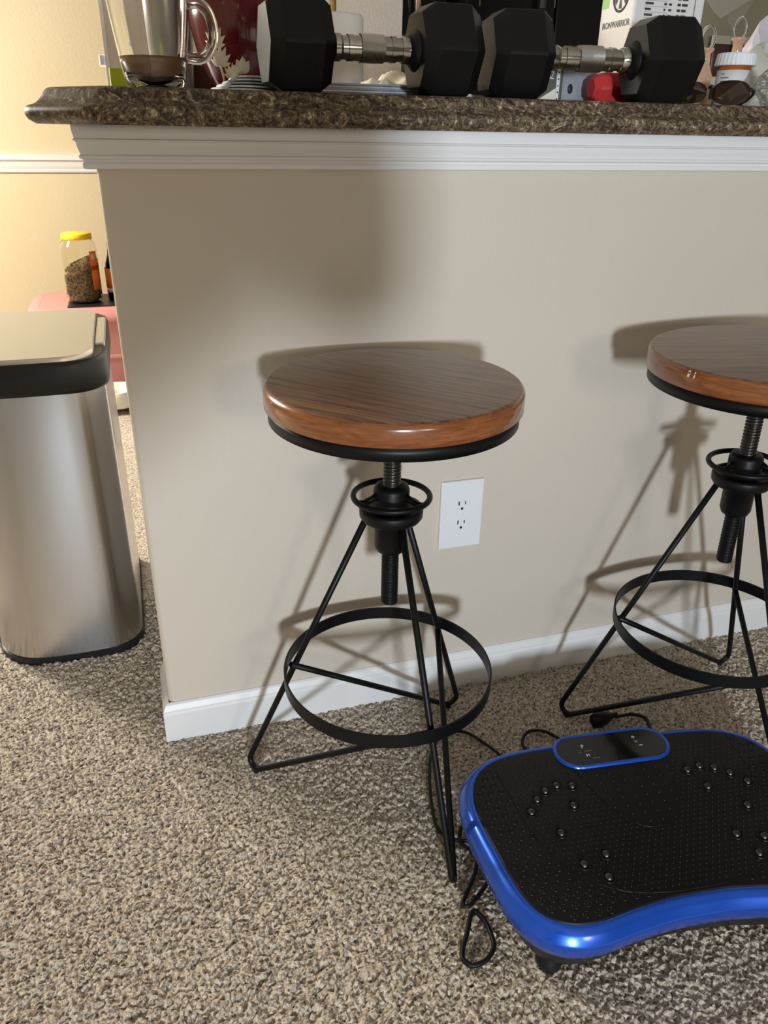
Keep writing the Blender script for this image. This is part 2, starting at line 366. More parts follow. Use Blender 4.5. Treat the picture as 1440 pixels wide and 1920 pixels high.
# ------------------------------------------------------------------ stools
def thread(mb, r, z0, z1, pitch, amp, M=None, n=32, m=8):
    k = int((z1-z0)/pitch*m); vs = []; fs = []
    for i in range(k+1):
        z = z0+(z1-z0)*i/k
        for j in range(n):
            a = 2*PI*j/n; ph = (z/pitch - j/n) % 1.0
            rr = r - amp + amp*(.5+.5*math.cos(2*PI*ph))**.6
            if i == 0: rr = r-amp*1.6
            vs.append((rr*math.cos(a), rr*math.sin(a), z))
    for i in range(k):
        for j in range(n): fs.append((i*n+j, i*n+(j+1)%n, (i+1)*n+(j+1)%n, (i+1)*n+j))
    mb.add(vs, fs, True); mb.add(vs[:n], [tuple(range(n-1,-1,-1))]); return mb
def make_stool(label, M, grain, zs, grp, name='bar_stool'):
    # local: axis z, foot A at angle 0; zs = seat height offset
    t = thing(name, label, 'stool', group=grp, M=M)
    zb = .6723+zs
    pr = [(0,zb+.018),(.1745,zb+.018),(.1765,zb+.020),(.1765,zb+.0400),(.1755,zb+.0440),(.1725,zb+.0480),(.1700,zb+.0492)]
    ms = MB().lathe(pr, 128); ms.lathe([(.1700,zb+.0492),(.168,zb+.0495),(0,zb+.0495)], 128)
    seat = ms.build('seat', M_edge, t)
    seat.data.materials.append(wood('dark_oak_top_'+('a' if grain>-.9 else 'b'), grain))
    for p in seat.data.polygons:
        c = p.center
        if c.z > zb+.0470: p.material_index = 1
    MB().lathe([(.010,zb+.004),(.1685,zb+.004),(.1695,zb),(.1715,zb),(.1715,zb+.0185),(.168,zb+.0185)], 128).build('seat_rim', M_blk, t)
    sc = MB(); thread(sc, .0132, .555, .675+zs, .0054, .0022); sc.build('screw', mat('dark_steel', (.10,.095,.085), .3, .9), t)
    sc = MB(); thread(sc, .0132, .3688, .470, .0054, .0022); sc.build('lower_screw', M_blk, t)
    hub = MB().lathe([(.0125,.462),(.0215,.462),(.0245,.470),(.0245,.507),(.034,.511),(.043,.514),(.0465,.519),(.0470,.529),(.0455,.5325),(.040,.5335),(.0385,.5315),(.0300,.532),(.0270,.536),(.0262,.540),(.0262,.560),(.0240,.5655),(.0200,.5675),(.0135,.5675)], 64)
    hub.build('hub', M_blk, t)
    wh = MB(); wh.tube([(.0555*math.cos(a),.0555*math.sin(a),.5495) for a in np.linspace(0,2*PI,65)[:-1]], .0043, 12, closed=True)
    for kq in range(3):
        a = kq*2*PI/3+.55; d = Vector((math.cos(a), math.sin(a), 0))
        wh.tube([d*.024+Vector((0,0,.553)), d*.034+Vector((0,0,.549)), d*.044+Vector((0,0,.5465)), d*.0545+Vector((0,0,.5485))], [.006,.0045,.0042,.004], 10)
    wh.build('handwheel', M_blk, t)
    rr = .1675; mb = MB().lathe([(rr-.003,.226),(rr,.226),(rr,.2481),(rr-.003,.2481),(rr-.003,.226)], 128, smooth=False)
    for i in range(len(mb.sm)): mb.sm[i] = True
    fr = mb.build('footrest_ring', M_blk, t); fr.modifiers.new('e','EDGE_SPLIT').split_angle = .6
    def P(R, a, z): return Vector((R*math.cos(a), R*math.sin(a), z))
    for kq in range(3):
        a = kq*2*PI/3
        A = P(.0345, a, .516); V = P(.259, a-.03, -.018); B = P(.1585, a+2*PI/3, .236) 
        pts = [A, A.lerp(V,.5)] + fillet(A, V, B, .016, 12) + [V.lerp(B,.5), B]
        lg = MB().tube(pts, .0051, 14).build('leg', M_blk, t)
        ft = min(fillet(A, V, B, .016, 12), key=lambda p: p.z)
        MB().lathe([(0,-.004),(.0055,-.004),(.0060,-.001),(.0055,.004)], 16, Matrix.Translation((ft.x, ft.y, ft.z-.004))).build('foot_glide', M_blkpl, lg)
    return t
a0 = 2.7679
make_stool('black metal adjustable stool with round brown wood seat, in front of the outlet', Matrix.Translation((.3497,-.2137,0)) @ Matrix.Rotation(a0,4,'Z'), a0+.80, 0, 'adjustable screw stools at the bar')
T2 = Matrix.Translation((.9532,-.2457,0)) @ Matrix.Rotation(.0038,4,'X') @ Matrix.Rotation(-.0239,4,'Y') @ Matrix.Rotation(2.7171,4,'Z')
st2 = make_stool('black metal adjustable stool with a chipped wood seat, behind the blue vibration plate', T2, 2.7171+.30, .012, 'adjustable screw stools at the bar')

CHIP = .65; ch = MB()
for da, w_ in ((CHIP,.0022),(CHIP+.055,.0012)):
    c_ = [(-w_,.0375),(w_*.8,.0380),(w_*1.2,.0440),(0,.0475),(-w_,.0450)]
    def chp(u, zz): 
        r_ = .1772 if zz < .0400 else (.1774-(zz-.0400)*.45); a_ = da+u/.1765; return (r_*math.cos(a_), r_*math.sin(a_), .6723+.012+zz)
    ch.add([chp(u,zz) for u,zz in c_], [(0,1,2,3,4)])
cho = ch.build('chip_mark', M_carton, st2); cho['label'] = 'pale chips on the rim of the seat'

# ------------------------------------------------------------------ vibration plate
c0 = Vector((.674,-.4985,0)); th = -.1133
vp = thing('vibration_plate', 'blue vibration exercise plate with black rubber top on the carpet', 'exercise machine', c0, th)
half = [(0,-.1440),(.045,-.1450),(.10,-.1520),(.155,-.1610),(.195,-.1570),(.226,-.1360),(.244,-.0980),(.254,-.0350),(.2610,.0350),(.2560,.0780),(.238,.1130),(.208,.1350),(.170,.1460),(.120,.1500),(.06,.1500),(0,.1500)]
def outline(off=(0,0), w=0, n=10, sc=1):
    full = half + [(-x,y) for x,y in half[::-1][1:-1]]
    pts = catmull([(x,y,0) for x,y in full], n, True)
    out = []; Nn = len(pts)
    for i, p in enumerate(pts):
        t = (pts[(i+1)%Nn]-pts[i-1]).normalized(); nn = Vector((t.y,-t.x,0)); out.append(p+nn*w)
    return out
def lift(pts, z): return [(p[0], p[1], z) for p in pts]
body = MB()
rg = [(-.004,.1185),(-.001,.1195),(.003,.1190),(.0100,.1120),(.0158,.1030),(.0166,.1016),(.0170,.1000),(.0168,.0960),(.0150,.085),(.0125,.0750),(.006,.0700),(0,.0700)]
body.loft([lift(outline(w=w), z) for w, z in rg][::-1], caps=False)
shell = body.build('blue_shell', M_blue, vp)
shell['label'] = 'metallic blue plastic rim'
bm_ = MB(); bm_.loft([lift(outline(w=w), z) for w, z in ((-.032,.016),(-.020,.018),(-.010,.030),(.000,.062),(.004,.075))], caps=True)
bm_.build('base', M_blkpl, vp)
for sx, sy in ((1,1),(1,-1),(-1,1),(-1,-1)):
    MB().lathe([(0,-.004),(.015,-.004),(.0175,.000),(.018,.007),(.015,.013),(.013,.020)], 32, Matrix.Translation((sx*.196, sy*.118-.005, 0))).build('suction_foot', M_blkpl, vp)
# mat with notch for the console, raised studs and rings (one rubber piece)
def pill(hw, hv, cx, cy, n=12):
    out = []
    for s_, a_ in ((1,-PI/2),(-1,PI/2)):
        for i in range(n+1):
            t = a_+PI*i/n; out.append(Vector((cx+s_*(hw-hv)+hv*math.cos(t), cy+hv*math.sin(t), 0)))
    return out
mt = MB(); o1 = outline(w=-.0035)
ring0 = lift(o1, .1165); ring1 = lift(outline(w=-.0040), .1192); ring2 = lift(outline(w=-.0055), .1200)
mt.loft([ring0, ring1, ring2], caps=False); mt.add(ring2, [tuple(range(len(ring2)))])
def inside(poly, x, y):
    c = False; j = len(poly)-1
    for i in range(len(poly)):
        if (poly[i][1] > y) != (poly[j][1] > y) and x < (poly[j][0]-poly[i][0])*(y-poly[i][1])/(poly[j][1]-poly[i][1])+poly[i][0]: c = not c
        j = i
    return c
nodes = [(-.178,.026),(-.161,.047),(-.1425,.0615),(-.121,.069),(-.0975,.0645),(-.1105,.027),(-.1490,-.0175),(-.101,-.063),(-.1385,-.0735),(-.1135,-.0985)]
nodes = nodes + [(-x,y) for x,y in nodes]
PC = (0,.131); pillo = pill(.097,.0345,*PC)
inner = outline(w=-.013)
arcL = catmull([(-.205,.128,0),(-.199,.060,0),(-.187,-.022,0),(-.156,-.084,0),(-.104,-.121,0),(-.047,-.133,0),(0,-.1345,0),(.047,-.133,0),(.104,-.121,0),(.156,-.084,0),(.187,-.022,0),(.199,.060,0),(.205,.128,0)], 8)
arcI = catmull([(-.080,.098,0),(-.072,.060,0),(-.060,.020,0),(-.042,-.012,0),(-.018,-.028,0),(0,-.030,0),(.018,-.028,0),(.042,-.012,0),(.060,.020,0),(.072,.060,0),(.080,.098,0)], 8)
for ar in (arcL, arcI): mt.tube([(p.x,p.y,.1199) for p in ar], .0011, 6)
polyL = arcL; polyI = arcI
def stud(x, y, r, h): mt.lathe([(r,.1198),(r*.75,.1200+h*.7),(0,.1200+h)], 6, Matrix.Translation((x,y,0)))
y = -.15; row = 0
while y < .15:
    x = -.25 + (row % 2)*.005
    while x < .25:
        if inside(inner,x,y) and inside(polyL,x,y) and not inside(pillo,x,y) and all((x-a)**2+(y-b)**2 > .0105**2 for a,b in nodes):
            if inside(polyI,x,y):
                if row % 2 == 0 and int(round((x+.25)/.005)) % 4 == 0: stud(x, y, .0024, .0019)
            else: stud(x, y, .0015, .0018)
        x += .010
    y += .0082; row += 1
y = -.16; row = 0
while y < .15:
    x = -.26 + (row % 2)*.0085
    while x < .26:
        if inside(outline(w=-.011, n=4),x,y) and not inside(polyL,x,y) and y < .12:
            mt.lathe([(.0054,.1198),(.0050,.1209),(.0042,.1209),(.0038,.1201)], 14, Matrix.Translation((x,y,0)))
            mt.lathe([(.0016,.1199),(.0010,.1206),(0,.1208)], 6, Matrix.Translation((x,y,0)))
        x += .017
    y += .0145; row += 1
mt.build('rubber_mat', M_mat, vp)
for x, y in nodes:
    mb = MB().lathe([(.0102,.1198),(.0098,.1214),(.0086,.1214),(.0080,.1203)], 20, Matrix.Translation((x,y,0)))
    nd = mb.build('massage_node', M_mat, vp)
    MB().lathe([(.0062,.1200),(.0058,.1222),(.0043,.1238),(.0022,.1246),(0,.1248)], 20, Matrix.Translation((x,y,0))).build('magnet', M_mag, nd)
cs = MB(); cs.loft([lift(pill(.097+a,.0345+a,*PC), z) for a, z in ((.004,.095),(.0035,.117),(.002,.1225),(0,.1240),(-.0025,.1240),(-.0035,.1225))], caps=False)
cons = cs.build('console', M_blue, vp)
sg = MB(); sg.loft([lift(pill(.0935,.031,*PC), .1224), lift(pill(.0930,.0305,*PC), .1230)]); sg.build('touch_panel', M_dark, cons)
ic = MB(); zi = .1231
def rect(cx, cy, w, h, r=0):
    M_ = Matrix.Translation((cx,cy,zi)) @ Matrix.Rotation(r,4,'Z'); ic.box(-w/2,w/2,-h/2,h/2,0,.0003,M_)
rect(.0445,.146,.006,.0014); rect(.0445,.146,.0014,.006); rect(.0490,.1262,.006,.0015); ic.build('button_symbols', M_icon, cons)
for cx_, cy2 in ((-.0425,.1285),(-.036,.1115)):
    ic = MB(); rect(cx_, cy2, .0125, .0012); ic.build('underline_mark', M_igrey, cons)
ig = MB()
ig.lathe([(.0030,zi),(.0030,zi+.0003),(.0022,zi+.0003)], 20, Matrix.Translation((-.0575,.1285,0))); ig.build('power_symbol', M_igrey, cons); ig = MB(); ig.lathe([(.0032,zi),(.0032,zi+.0003),(0,zi+.0003)], 6, Matrix.Translation((.0450,.1362,0)))
ig.build('timer_symbol', M_igrey, cons)
text_mesh('P', .0105, M_icon, 'letter_p', cons, Matrix.Translation((-.0485,.1385,zi+.0002)))
text_mesh('M', .0085, M_icon, 'letter_m', cons, Matrix.Translation((-.0470,.1185,zi+.0002)))
# cords on the floor
def cord(pts, r, name, label, parent=None, z=.004, n=8):
    P = catmull([(x,y,zz) for x,y,zz in pts], n); o = MB().tube(P, r, 10).build(name, M_cord, parent); return o
pc = thing('power_cord', 'black power cord looping behind the blue vibration plate, plug lying on the carpet', 'cord', (.794,-.198,0))
def rel(pts, b): return [(x-b[0], y-b[1], z) for x,y,z in pts]
b_ = (.794,-.198)
cord(rel([(.66,-.33,.03),(.632,-.262,.012),(.617,-.222,.006),(.626,-.196,.006),(.648,-.183,.006),(.675,-.193,.006),(.697,-.228,.006),(.74,-.30,.008),(.80,-.32,.008),(.852,-.275,.007),(.874,-.236,.006),(.880,-.212,.006),(.862,-.199,.008),(.838,-.198,.010),(.822,-.199,.011)], b_), .0031, 'cable', '', pc)
pm = MB(); Mp = Matrix.Translation((0.0,0.002,.012)) @ Matrix.Rotation(.1,4,'Z')
pm.lathe([(0,-.022),(.012,-.021),(.0150,-.012),(.0135,.004),(.009,.016),(.0052,.024),(.0045,.034),(0,.036)], 20, Mp @ Matrix.Rotation(PI/2,4,'Y'))
pm.build('plug', M_cord, pc)
c2 = cord([(.572,-.292,.006),(.566,-.228,.006),(.552,-.190,.005),(.528,-.150,.005),(.490,-.142,.005),(.452,-.175,.005),(.425,-.235,.005),(.405,-.300,.005),(.398,-.345,.005),(.412,-.372,.005),(.440,-.385,.006),(.452,-.388,.006)], .0029, 'stretch_cord', '')
tag(c2, 'black cord running on the carpet behind the front leg of the left stool', 'cord')
c3 = cord([(.446,-.356,.010),(.432,-.362,.012),(.422,-.385,.008),(.436,-.412,.006),(.424,-.440,.006),(.398,-.470,.006),(.384,-.487,.006),(.392,-.492,.006),(.412,-.480,.006),(.437,-.462,.008),(.446,-.455,.009)], .0033, 'resistance_cord', '')
tag(c3, 'black cord kinked on the carpet at the left edge of the blue plate', 'cord')
lp = catmull([(.396,-.502,.005),(.386,-.509,.005),(.374,-.528,.005),(.357,-.551,.005),(.352,-.566,.005),(.362,-.577,.005),(.382,-.575,.005),(.399,-.562,.005),(.404,-.545,.005),(.404,-.520,.005)], 8, True)
tag(MB().tube(lp, .0036, 10, closed=True).build('cord_loop', M_cord), 'black closed cord loop lying on the carpet below the plate corner', 'cord')

# ------------------------------------------------------------------ trash can
tc = thing('trash_can', 'brushed stainless steel step trash can with black collar beside the half wall', 'trash can', (-.19,.50,0))
x0,x1,y0,y1 = -.150,.150,-.205,.235
def bulge(pts): return [(x, y-(.009*(1-(x/.16)**2) if y < 0 else 0)*min(1,(-y)/.2)) for x,y in pts]
def subdiv(pts, k=6):
    out = []
    for i in range(len(pts)):
        a, b = pts[i], pts[(i+1)%len(pts)]
        m_ = k if math.hypot(b[0]-a[0], b[1]-a[1]) > .05 else 1
        out += [(a[0]+(b[0]-a[0])*j/m_, a[1]+(b[1]-a[1])*j/m_) for j in range(m_)]
    return out
def rrect2(x0, x1, y0, y1, rR, rL, n=10):
    out = []
    for cx, cy, a, r in ((x1-rR,y1-rR,0,rR),(x0+rL,y1-rL,PI/2,rL),(x0+rL,y0+rL,PI,rL),(x1-rR,y0+rR,1.5*PI,rR)):
        for i in range(n+1):
            t = a + PI/2*i/n; out.append((cx+r*math.cos(t), cy+r*math.sin(t)))
    return out
def rr_(d, z, r=.062): return [(x,y,z) for x,y in bulge(subdiv(rrect2(x0-d,x1+d,y0+.010-d,y1+d,r+d,.098+d)))]
MB().loft([rr_(.001,-.004),rr_(.001,.014)], smooth=False).build('base_ring', M_blkpl, tc)
MB().loft([rr_(-.0015,.012), rr_(-.004,.59)], caps=False).build('body', M_ss, tc)
MB().loft([rr_(-.003,.580),rr_(.0015,.582),rr_(.0035,.588),rr_(.0035,.630),rr_(.001,.6375),rr_(-.004,.6400)], caps=True).build('collar', M_blkpl, tc)
ld = MB(); lr = lambda d,z: [(x,y,z) for x,y in bulge(subdiv(rrect2(x0+.006-d,x1-.019+d,y0+.015-d,y1-.006+d,.055+d,.090+d)))]
ld.loft([lr(0,.638),lr(0,.6465),lr(-.002,.6485)]); ld.build('lid', M_lidss, tc)
MB().box(x1-.0175,x1+.001,-.085,.150,.636,.6445).build('hinge_cover', M_lidss, tc, bevel=.002)
pd = MB(); pd.box(x0-.045,x0-.004,-.05,.05,.012,.020); pd.build('pedal', M_ss, tc, bevel=.003)
MB().box(x0-.022,x0+.004,-.075,.075,.0,.085).build('pedal_housing', M_blkpl, tc, bevel=.008)

# ------------------------------------------------------------------ dining corner: tote, jar, bottle, bowl
tt = thing('storage_tote', 'pink plastic storage tote with lid against the yellow wall', 'storage box', (-.08,2.33,0))
def tr(w,d,z,r=.04): return [(x,y,z) for x,y in rrect(-w,w,-d,d,r,8)]
MB().loft([tr(.27,.165,0),tr(.275,.17,.02),tr(.285,.18,.16),tr(.290,.185,.165),tr(.290,.185,.175),tr(.288,.182,.18),tr(.300,.192,.30),tr(.306,.198,.305),tr(.306,.198,.335)], smooth=False).build('box', M_pink, tt)
MB().loft([tr(.316,.206,.318),tr(.318,.208,.322),tr(.318,.208,.338),tr(.310,.200,.352),tr(.296,.188,.366),tr(.270,.165,.373),tr(.262,.157,.372)]).build('lid', M_pink, tt)
MB().box(.05,.17,-.222,-.205,.27,.335).build('latch', M_pink, tt, bevel=.006)
tag(MB().box(-.235,.10,2.16,2.42,.3725,.3765).build('tray', M_blkpl, bevel=.002), 'thin black tray lying on the pink tote lid', 'tray')
JX,JY,JZ = -.168,2.27,.3768
jr = thing('food_jar', 'clear plastic jar half full of kibble with a yellow lid', 'jar', (JX,JY,JZ))
MB().lathe([(0,.001),(.058,.001),(.068,.010),(.070,.03),(.070,.205),(.066,.226),(.054,.238),(.053,.252),(.0515,.252),(.0525,.236),(.064,.222),(.0685,.204),(.0685,.03),(.066,.011),(.057,.003),(0,.003)], 64).build('jar_body', M_jar, jr)
MB().lathe([(0,.266),(.052,.266),(.0575,.262),(.0585,.244),(.0565,.243)], 64).build('jar_lid', M_yplast, jr)
lb = MB()
def arc_patch(mb, r, a0_, a1_, z0_, z1_, n=10, t=.0006):
    vs = []; fs = []
    for i in range(n+1):
        a = a0_+(a1_-a0_)*i/n
        for rr2 in (r, r+t):
            for z in (z0_, z1_): vs.append((rr2*math.cos(a), rr2*math.sin(a), z))
    for i in range(n):
        b = i*4; c = b+4
        fs += [(b+2,c+2,c+3,b+3),(b,b+1,c+1,c),(b+1,b+3,c+3,c+1),(b,c,c+2,b+2)]
    mb.add(vs, fs, True)
arc_patch(lb, .0702, -.95, -.42, .052, .20); lbo = lb.build('label', M_orange, jr)
l2 = MB(); arc_patch(l2, .0709, -.95, -.42, .128, .145); l2.build('label_band', M_dred, lbo)
l3 = MB(); Ml = Matrix.Rotation(-.68,4,'Z') @ Matrix.Translation((.0712,0,.178)) @ Matrix.Rotation(PI/2,4,'Y')
l3.lathe([(.0105,0),(.0105,.0008),(.0080,.0008)], 24, Ml); l3.lathe([(.0045,0),(.0045,.0008),(.0028,.0008)], 24, Ml); l3.build('label_emblem', M_bwhite, lbo)
kb = MB(); rgs = []
for z, r_ in ((.0035,.052),(.012,.0600),(.03,.0630),(.10,.0632)): rgs.append([(r_*math.cos(a), r_*math.sin(a), z) for a in np.linspace(0,2*PI,49)[:-1]])
rgs.append([(.0632*math.cos(a), .0632*math.sin(a), .130+.030*math.cos(a-.3)) for a in np.linspace(0,2*PI,49)[:-1]])
rgs.append([(.030*math.cos(a), .030*math.sin(a), .152+.018*math.cos(a-.3)) for a in np.linspace(0,2*PI,49)[:-1]])
kb.loft(rgs, caps=True)
M_pel = mat('kibble_pellet', (.30,.19,.10), .8)
_t = N(M_pel,'ShaderNodeTexCoord'); _v = N(M_pel,'ShaderNodeTexVoronoi', i_Scale=170); L(M_pel, _t.outputs['Object'], _v.inputs['Vector'])
_s = N(M_pel,'ShaderNodeSeparateColor'); L(M_pel, _v.outputs['Color'], _s.inputs[0])
_r = ramp(M_pel, _s.outputs[0], [(0,(.07,.04,.02)),(.5,(.24,.15,.075)),(1,(.42,.29,.16))]); L(M_pel, _r.outputs[0], bs(M_pel).inputs['Base Color'])
for _ in range(1900):   # pellets pressed against the jar wall and heaped on top
    if random.random() < .82:
        a = random.uniform(-PI,0.8); zt = .135+.030*math.cos(a-.3); z = random.uniform(.012, zt); r_ = .0650 if z > .03 else .0600
        p = Vector((r_*math.cos(a), r_*math.sin(a), z))
    else:
        a = random.uniform(0,2*PI); r_ = .064*math.sqrt(random.random()); p = Vector((r_*math.cos(a), r_*math.sin(a), .150+.030*(r_/.0674)*math.cos(a-.3)))
    s_ = random.uniform(.0032,.0044)
    R_ = Matrix.Translation(p) @ Matrix.Rotation(random.uniform(0,6),4,'Z') @ Matrix.Rotation(random.uniform(0,3),4,'X')
    kb.add([R_ @ Vector(v)*1 for v in ((s_,0,0),(0,s_,0),(-s_,0,0),(0,-s_,0),(0,0,s_*.7),(0,0,-s_*.7))], [(0,1,4),(1,2,4),(2,3,4),(3,0,4),(1,0,5),(2,1,5),(3,2,5),(0,3,5)], True)
kbo = kb.build('kibble', M_pel, None, loc=(JX,JY,JZ)); tag(kbo, 'brown kibble filling the lower half of the yellow-lidded jar', 'pet food', kind='stuff')
bt = thing('sauce_bottle', 'dark bottle with orange label beside the kibble jar, cut off by the wall end', 'bottle', (-.045,2.30,.3768))
MB().lathe([(0,0),(.032,0),(.035,.006),(.035,.10),(.030,.14),(.018,.175),(.014,.20),(.014,.225),(0,.225)], 40).build('bottle_body', M_dark, bt)
l4 = MB(); l4.lathe([(.0352,.045),(.0356,.045),(.0356,.125),(.0352,.125)], 40); l4.build('label', M_orange, bt)
l4 = MB(); l4.lathe([(.0353,.030),(.0357,.030),(.0357,.046),(.0353,.046)], 40); l4.build('label_foot', M_bwhite, bt)
bo = thing('pet_bowl', 'white pet bowl on a dark wood stand on the carpet before the pink tote', 'bowl', (-.085,1.98,0))
MB().lathe([(0,.018),(.060,.018),(.075,.025),(.079,.055),(.082,.088),(.080,.090),(.077,.088),(.072,.04),(.05,.030),(0,.029)], 64).build('bowl_body', M_bwhite, bo)
sdm = MB(); 
for a in (.25,1.82,3.39,4.96): 
    Ml = Matrix.Rotation(a-.9,4,'Z'); sdm.box(.078,.094,-.009,.009,-.004,.052,Ml)
sdm.box(-.085,.085,-.008,.008,.006,.016,Matrix.Rotation(-.65,4,'Z')); sdm.box(-.085,.085,-.008,.008,.006,.016,Matrix.Rotation(.92,4,'Z')); sdm.build('stand', M_wleg, bo)

# ------------------------------------------------------------------ dumbbells
def dumbbell(label, cx, cy, rz, Ltot, hd, F, grp):
    t = thing('hex_dumbbell', label, 'dumbbell', (cx,cy,1.0672), rz, grp)
    R = F/math.sqrt(3); zc = F/2; h2 = Ltot/2
    def hexr(x, s): return [(x, R*s*math.cos(a), zc+R*s*math.sin(a)) for a in [PI/3*k for k in range(6)]]
    def circ(x, r, n=48): return [(x, r*math.cos(2*PI*k/n), zc+r*math.sin(2*PI*k/n)) for k in range(n)]
    for s in (-1,1):
        xo, xi = s*h2, s*(h2-hd); b = .016
        rg = [hexr(xo,.80), hexr(xo-s*b,1), hexr(xi+s*b,1), hexr(xi,.80)]
        if s > 0: rg = rg[::-1]
        hb = MB().loft(rg, smooth=False).build('weight_head', M_rub, t, bevel=.0025)
        cn = MB(); xi2 = xi - s*.010
        pr = [circ(xi+s*.003,.026), circ(xi-s*.001,.025), circ(xi2,.0165), circ(xi2,.010)]
        cn.loft(pr if s < 0 else pr[::-1], caps=False); cn.build('rubber_neck', M_rub, hb)
    hl = h2-hd-.006; hm = MB()
    hp_ = [(0,.0166),(.29,.0163),(.30,.0152),(.46,.0149),(.47,.0160),(.60,.0157),(.61,.0143),(.74,.0140),(.75,.0150),(.80,.0166),(.92,.0166),(.94,.0150),(1,.0150)]; prof = [(-u,r) for u,r in hp_[::-1][:-1]]+hp_
    hm.loft([circ(u*hl, r) for u, r in prof], caps=False); ho = hm.build('handle', M_chrome, t); ho.modifiers.new('e','EDGE_SPLIT').split_angle = .5
    kn = MB(); kr = []
    for i in range(41):
        u = -.285+.57*i/40; rr = np.interp(u, [-.30,0,.30], [.0163,.0167,.0163])+.0004
        kr.append([(u*hl, (rr+(.00045 if (i+k)%2 else 0))*math.cos(2*PI*k/60), zc+(rr+(.00045 if (i+k)%2 else 0))*math.sin(2*PI*k/60)) for k in range(60)])
    kn.loft(kr, caps=False, smooth=False); kn.build('grip', M_knurl, ho)
    return t
dumbbell('black rubber hex dumbbell on the bar top, the one beside the glass mug', .369,-.0255,.02,.290,.083,.1085,'hex dumbbells on the bar top')
dumbbell('black rubber hex dumbbell on the bar top, in front of the white carton', .6975,-.0275,-.115,.312,.086,.1085,'hex dumbbells on the bar top')
rd = thing('small_dumbbell', 'small red neoprene dumbbell behind the handle of the dumbbell by the carton', 'dumbbell', (.795,.058,1.0672), -.02)
def hexx(x, r, zc): return [(x, r*math.cos(PI/3*k+PI/6*0), zc+r*math.sin(PI/3*k)) for k in range(6)]
Rr = .0255
hd_ = MB().loft([hexx(-.038,Rr*.55,.0221),hexx(-.030,Rr*.85,.0221),hexx(-.018,Rr,.0221),hexx(.020,Rr,.0221),hexx(.026,Rr*.85,.0221)], smooth=False).build('head', M_red, rd, bevel=.003)
hd_ = MB().loft([hexx(.072,Rr*.85,.0221),hexx(.078,Rr,.0221),hexx(.102,Rr,.0221),hexx(.112,Rr*.6,.0221)], smooth=False).build('head', M_red, rd, bevel=.003)
MB().tube([(.02,0,.0221),(.05,0,.0221),(.08,0,.0221)], .012, 20).build('handle', M_red, rd)

# ------------------------------------------------------------------ glass mug + coffee
mg = thing('glass_mug', 'clear glass mug with a handle near the left end of the bar top', 'mug', (.0865,-.010,1.0672), -.25)
out = [(0,.0005),(.028,.0005),(.0345,.003),(.0375,.010),(.0405,.025),(.0450,.055),(.0490,.085),(.0525,.115),(.0545,.145),(.0545,.150)]
inn = [(.0530,.151),(.0515,.149),(.0510,.140),(.0490,.112),(.0455,.082),(.0418,.055),(.0375,.030),(.0345,.018),(.029,.0105),(0,.0095)]
MB().lathe(out+inn, 96).build('mug_body', M_glass, mg)
hp = catmull([(.0470,0,.093),(.060,0,.094),(.0715,0,.086),(.0770,0,.070),(.0760,0,.053),(.0675,0,.039),(.056,0,.0345),(.0425,0,.036)], 8)
hp = [(p[0],p[1],p[2]) for p in hp]
MB().tube(hp, .0052, 16, ry=.0068).build('handle', M_glass, mg)
tag(MB().lathe([(0,.0098),(.0288,.0108),(.0343,.0183),(.0374,.030),(.0384,.0345),(.0385,.0352),(0,.0352)], 96).build('coffee', M_coffee, None, loc=(.0865,-.010,1.0672)), 'milky brown coffee left in the bottom of the glass mug', 'drink')

# ------------------------------------------------------------------ vase with lotus flowers
VX,VY = .246,.165
vs_ = thing('vase', 'burgundy glazed vase with cream lotus flowers behind the glass mug', 'vase', (VX,VY,1.0672))
vprof = [(0,0),(.060,0),(.066,.004),(.078,.030),(.088,.060),(.0945,.090),(.0955,.115),(.091,.150),(.078,.185),(.058,.205),(.046,.215),(.048,.235),(.044,.236),(.042,.216),(0,.21)]
MB().lathe(catmull([(r,z,0) for r,z in vprof[:12]], 4) and [(p[0],p[1]) for p in catmull([(r,z,0) for r,z in vprof[1:13]], 5)]+vprof[12:], 96).build('vase_body', M_vase, vs_)
def vr(z):
    pz = [p[1] for p in vprof[1:12]]; pr_ = [p[0] for p in vprof[1:12]]; return float(np.interp(z, pz, pr_))
CAM = Vector((.0298,-1.1803,1.0237)); fa = math.atan2(CAM.y-VY, CAM.x-VX)
def petal_flower(s, z, size, angs, stem=True):
    # s = sideways distance on the body from the camera-facing line
    mb = MB(); 
    def put(u, w, off):
        zz = z+w; r = vr(max(zz,.001))+off; a = fa+(s+u)/max(r,.02); return (r*math.cos(a), r*math.sin(a), zz)
    for kk, (an, ln, wd) in enumerate(angs):
        ln *= size; wd *= size; n = 8; vs = []; fs = []; off = .0012+.0004*(kk%3)
        for i in range(n+1):
            t = i/n; w = wd*math.sin(PI*min(1,t**.8*1.0))*(1 if t < 1 else 0)
            for sgn in (-1,0,1):
                u = ln*t*math.sin(an)+sgn*w*math.cos(an); ww = ln*t*math.cos(an)-sgn*w*math.sin(an)
                vs.append(put(u, ww, off+(.0009 if sgn == 0 else -.0008)))
        for i in range(n):
            for j in range(2): fs.append((i*3+j,i*3+j+1,i*3+j+4,i*3+j+3))
        mb.add(vs, fs, True)
    if stem:
        pts = []
        for i in range(9):
            t = i/8; pts.append(put(.004*math.sin(t*3), -(z-.002)*t, .0008))
        mb.tube(pts, .0016, 6)
    o = mb.build('lotus_flower', M_petal, vs_); return o
PF = [(-1.15,.9,.16),(-.7,1.05,.18),(-.3,1.1,.17),(.1,1.15,.17),(.5,1.1,.19),(.95,1.0,.16),(1.4,.8,.13)]
petal_flower(-.057,.036,.024,PF)
petal_flower(-.063,.0585,.024,PF,False)
petal_flower(-.038,.020,.018,PF,False)
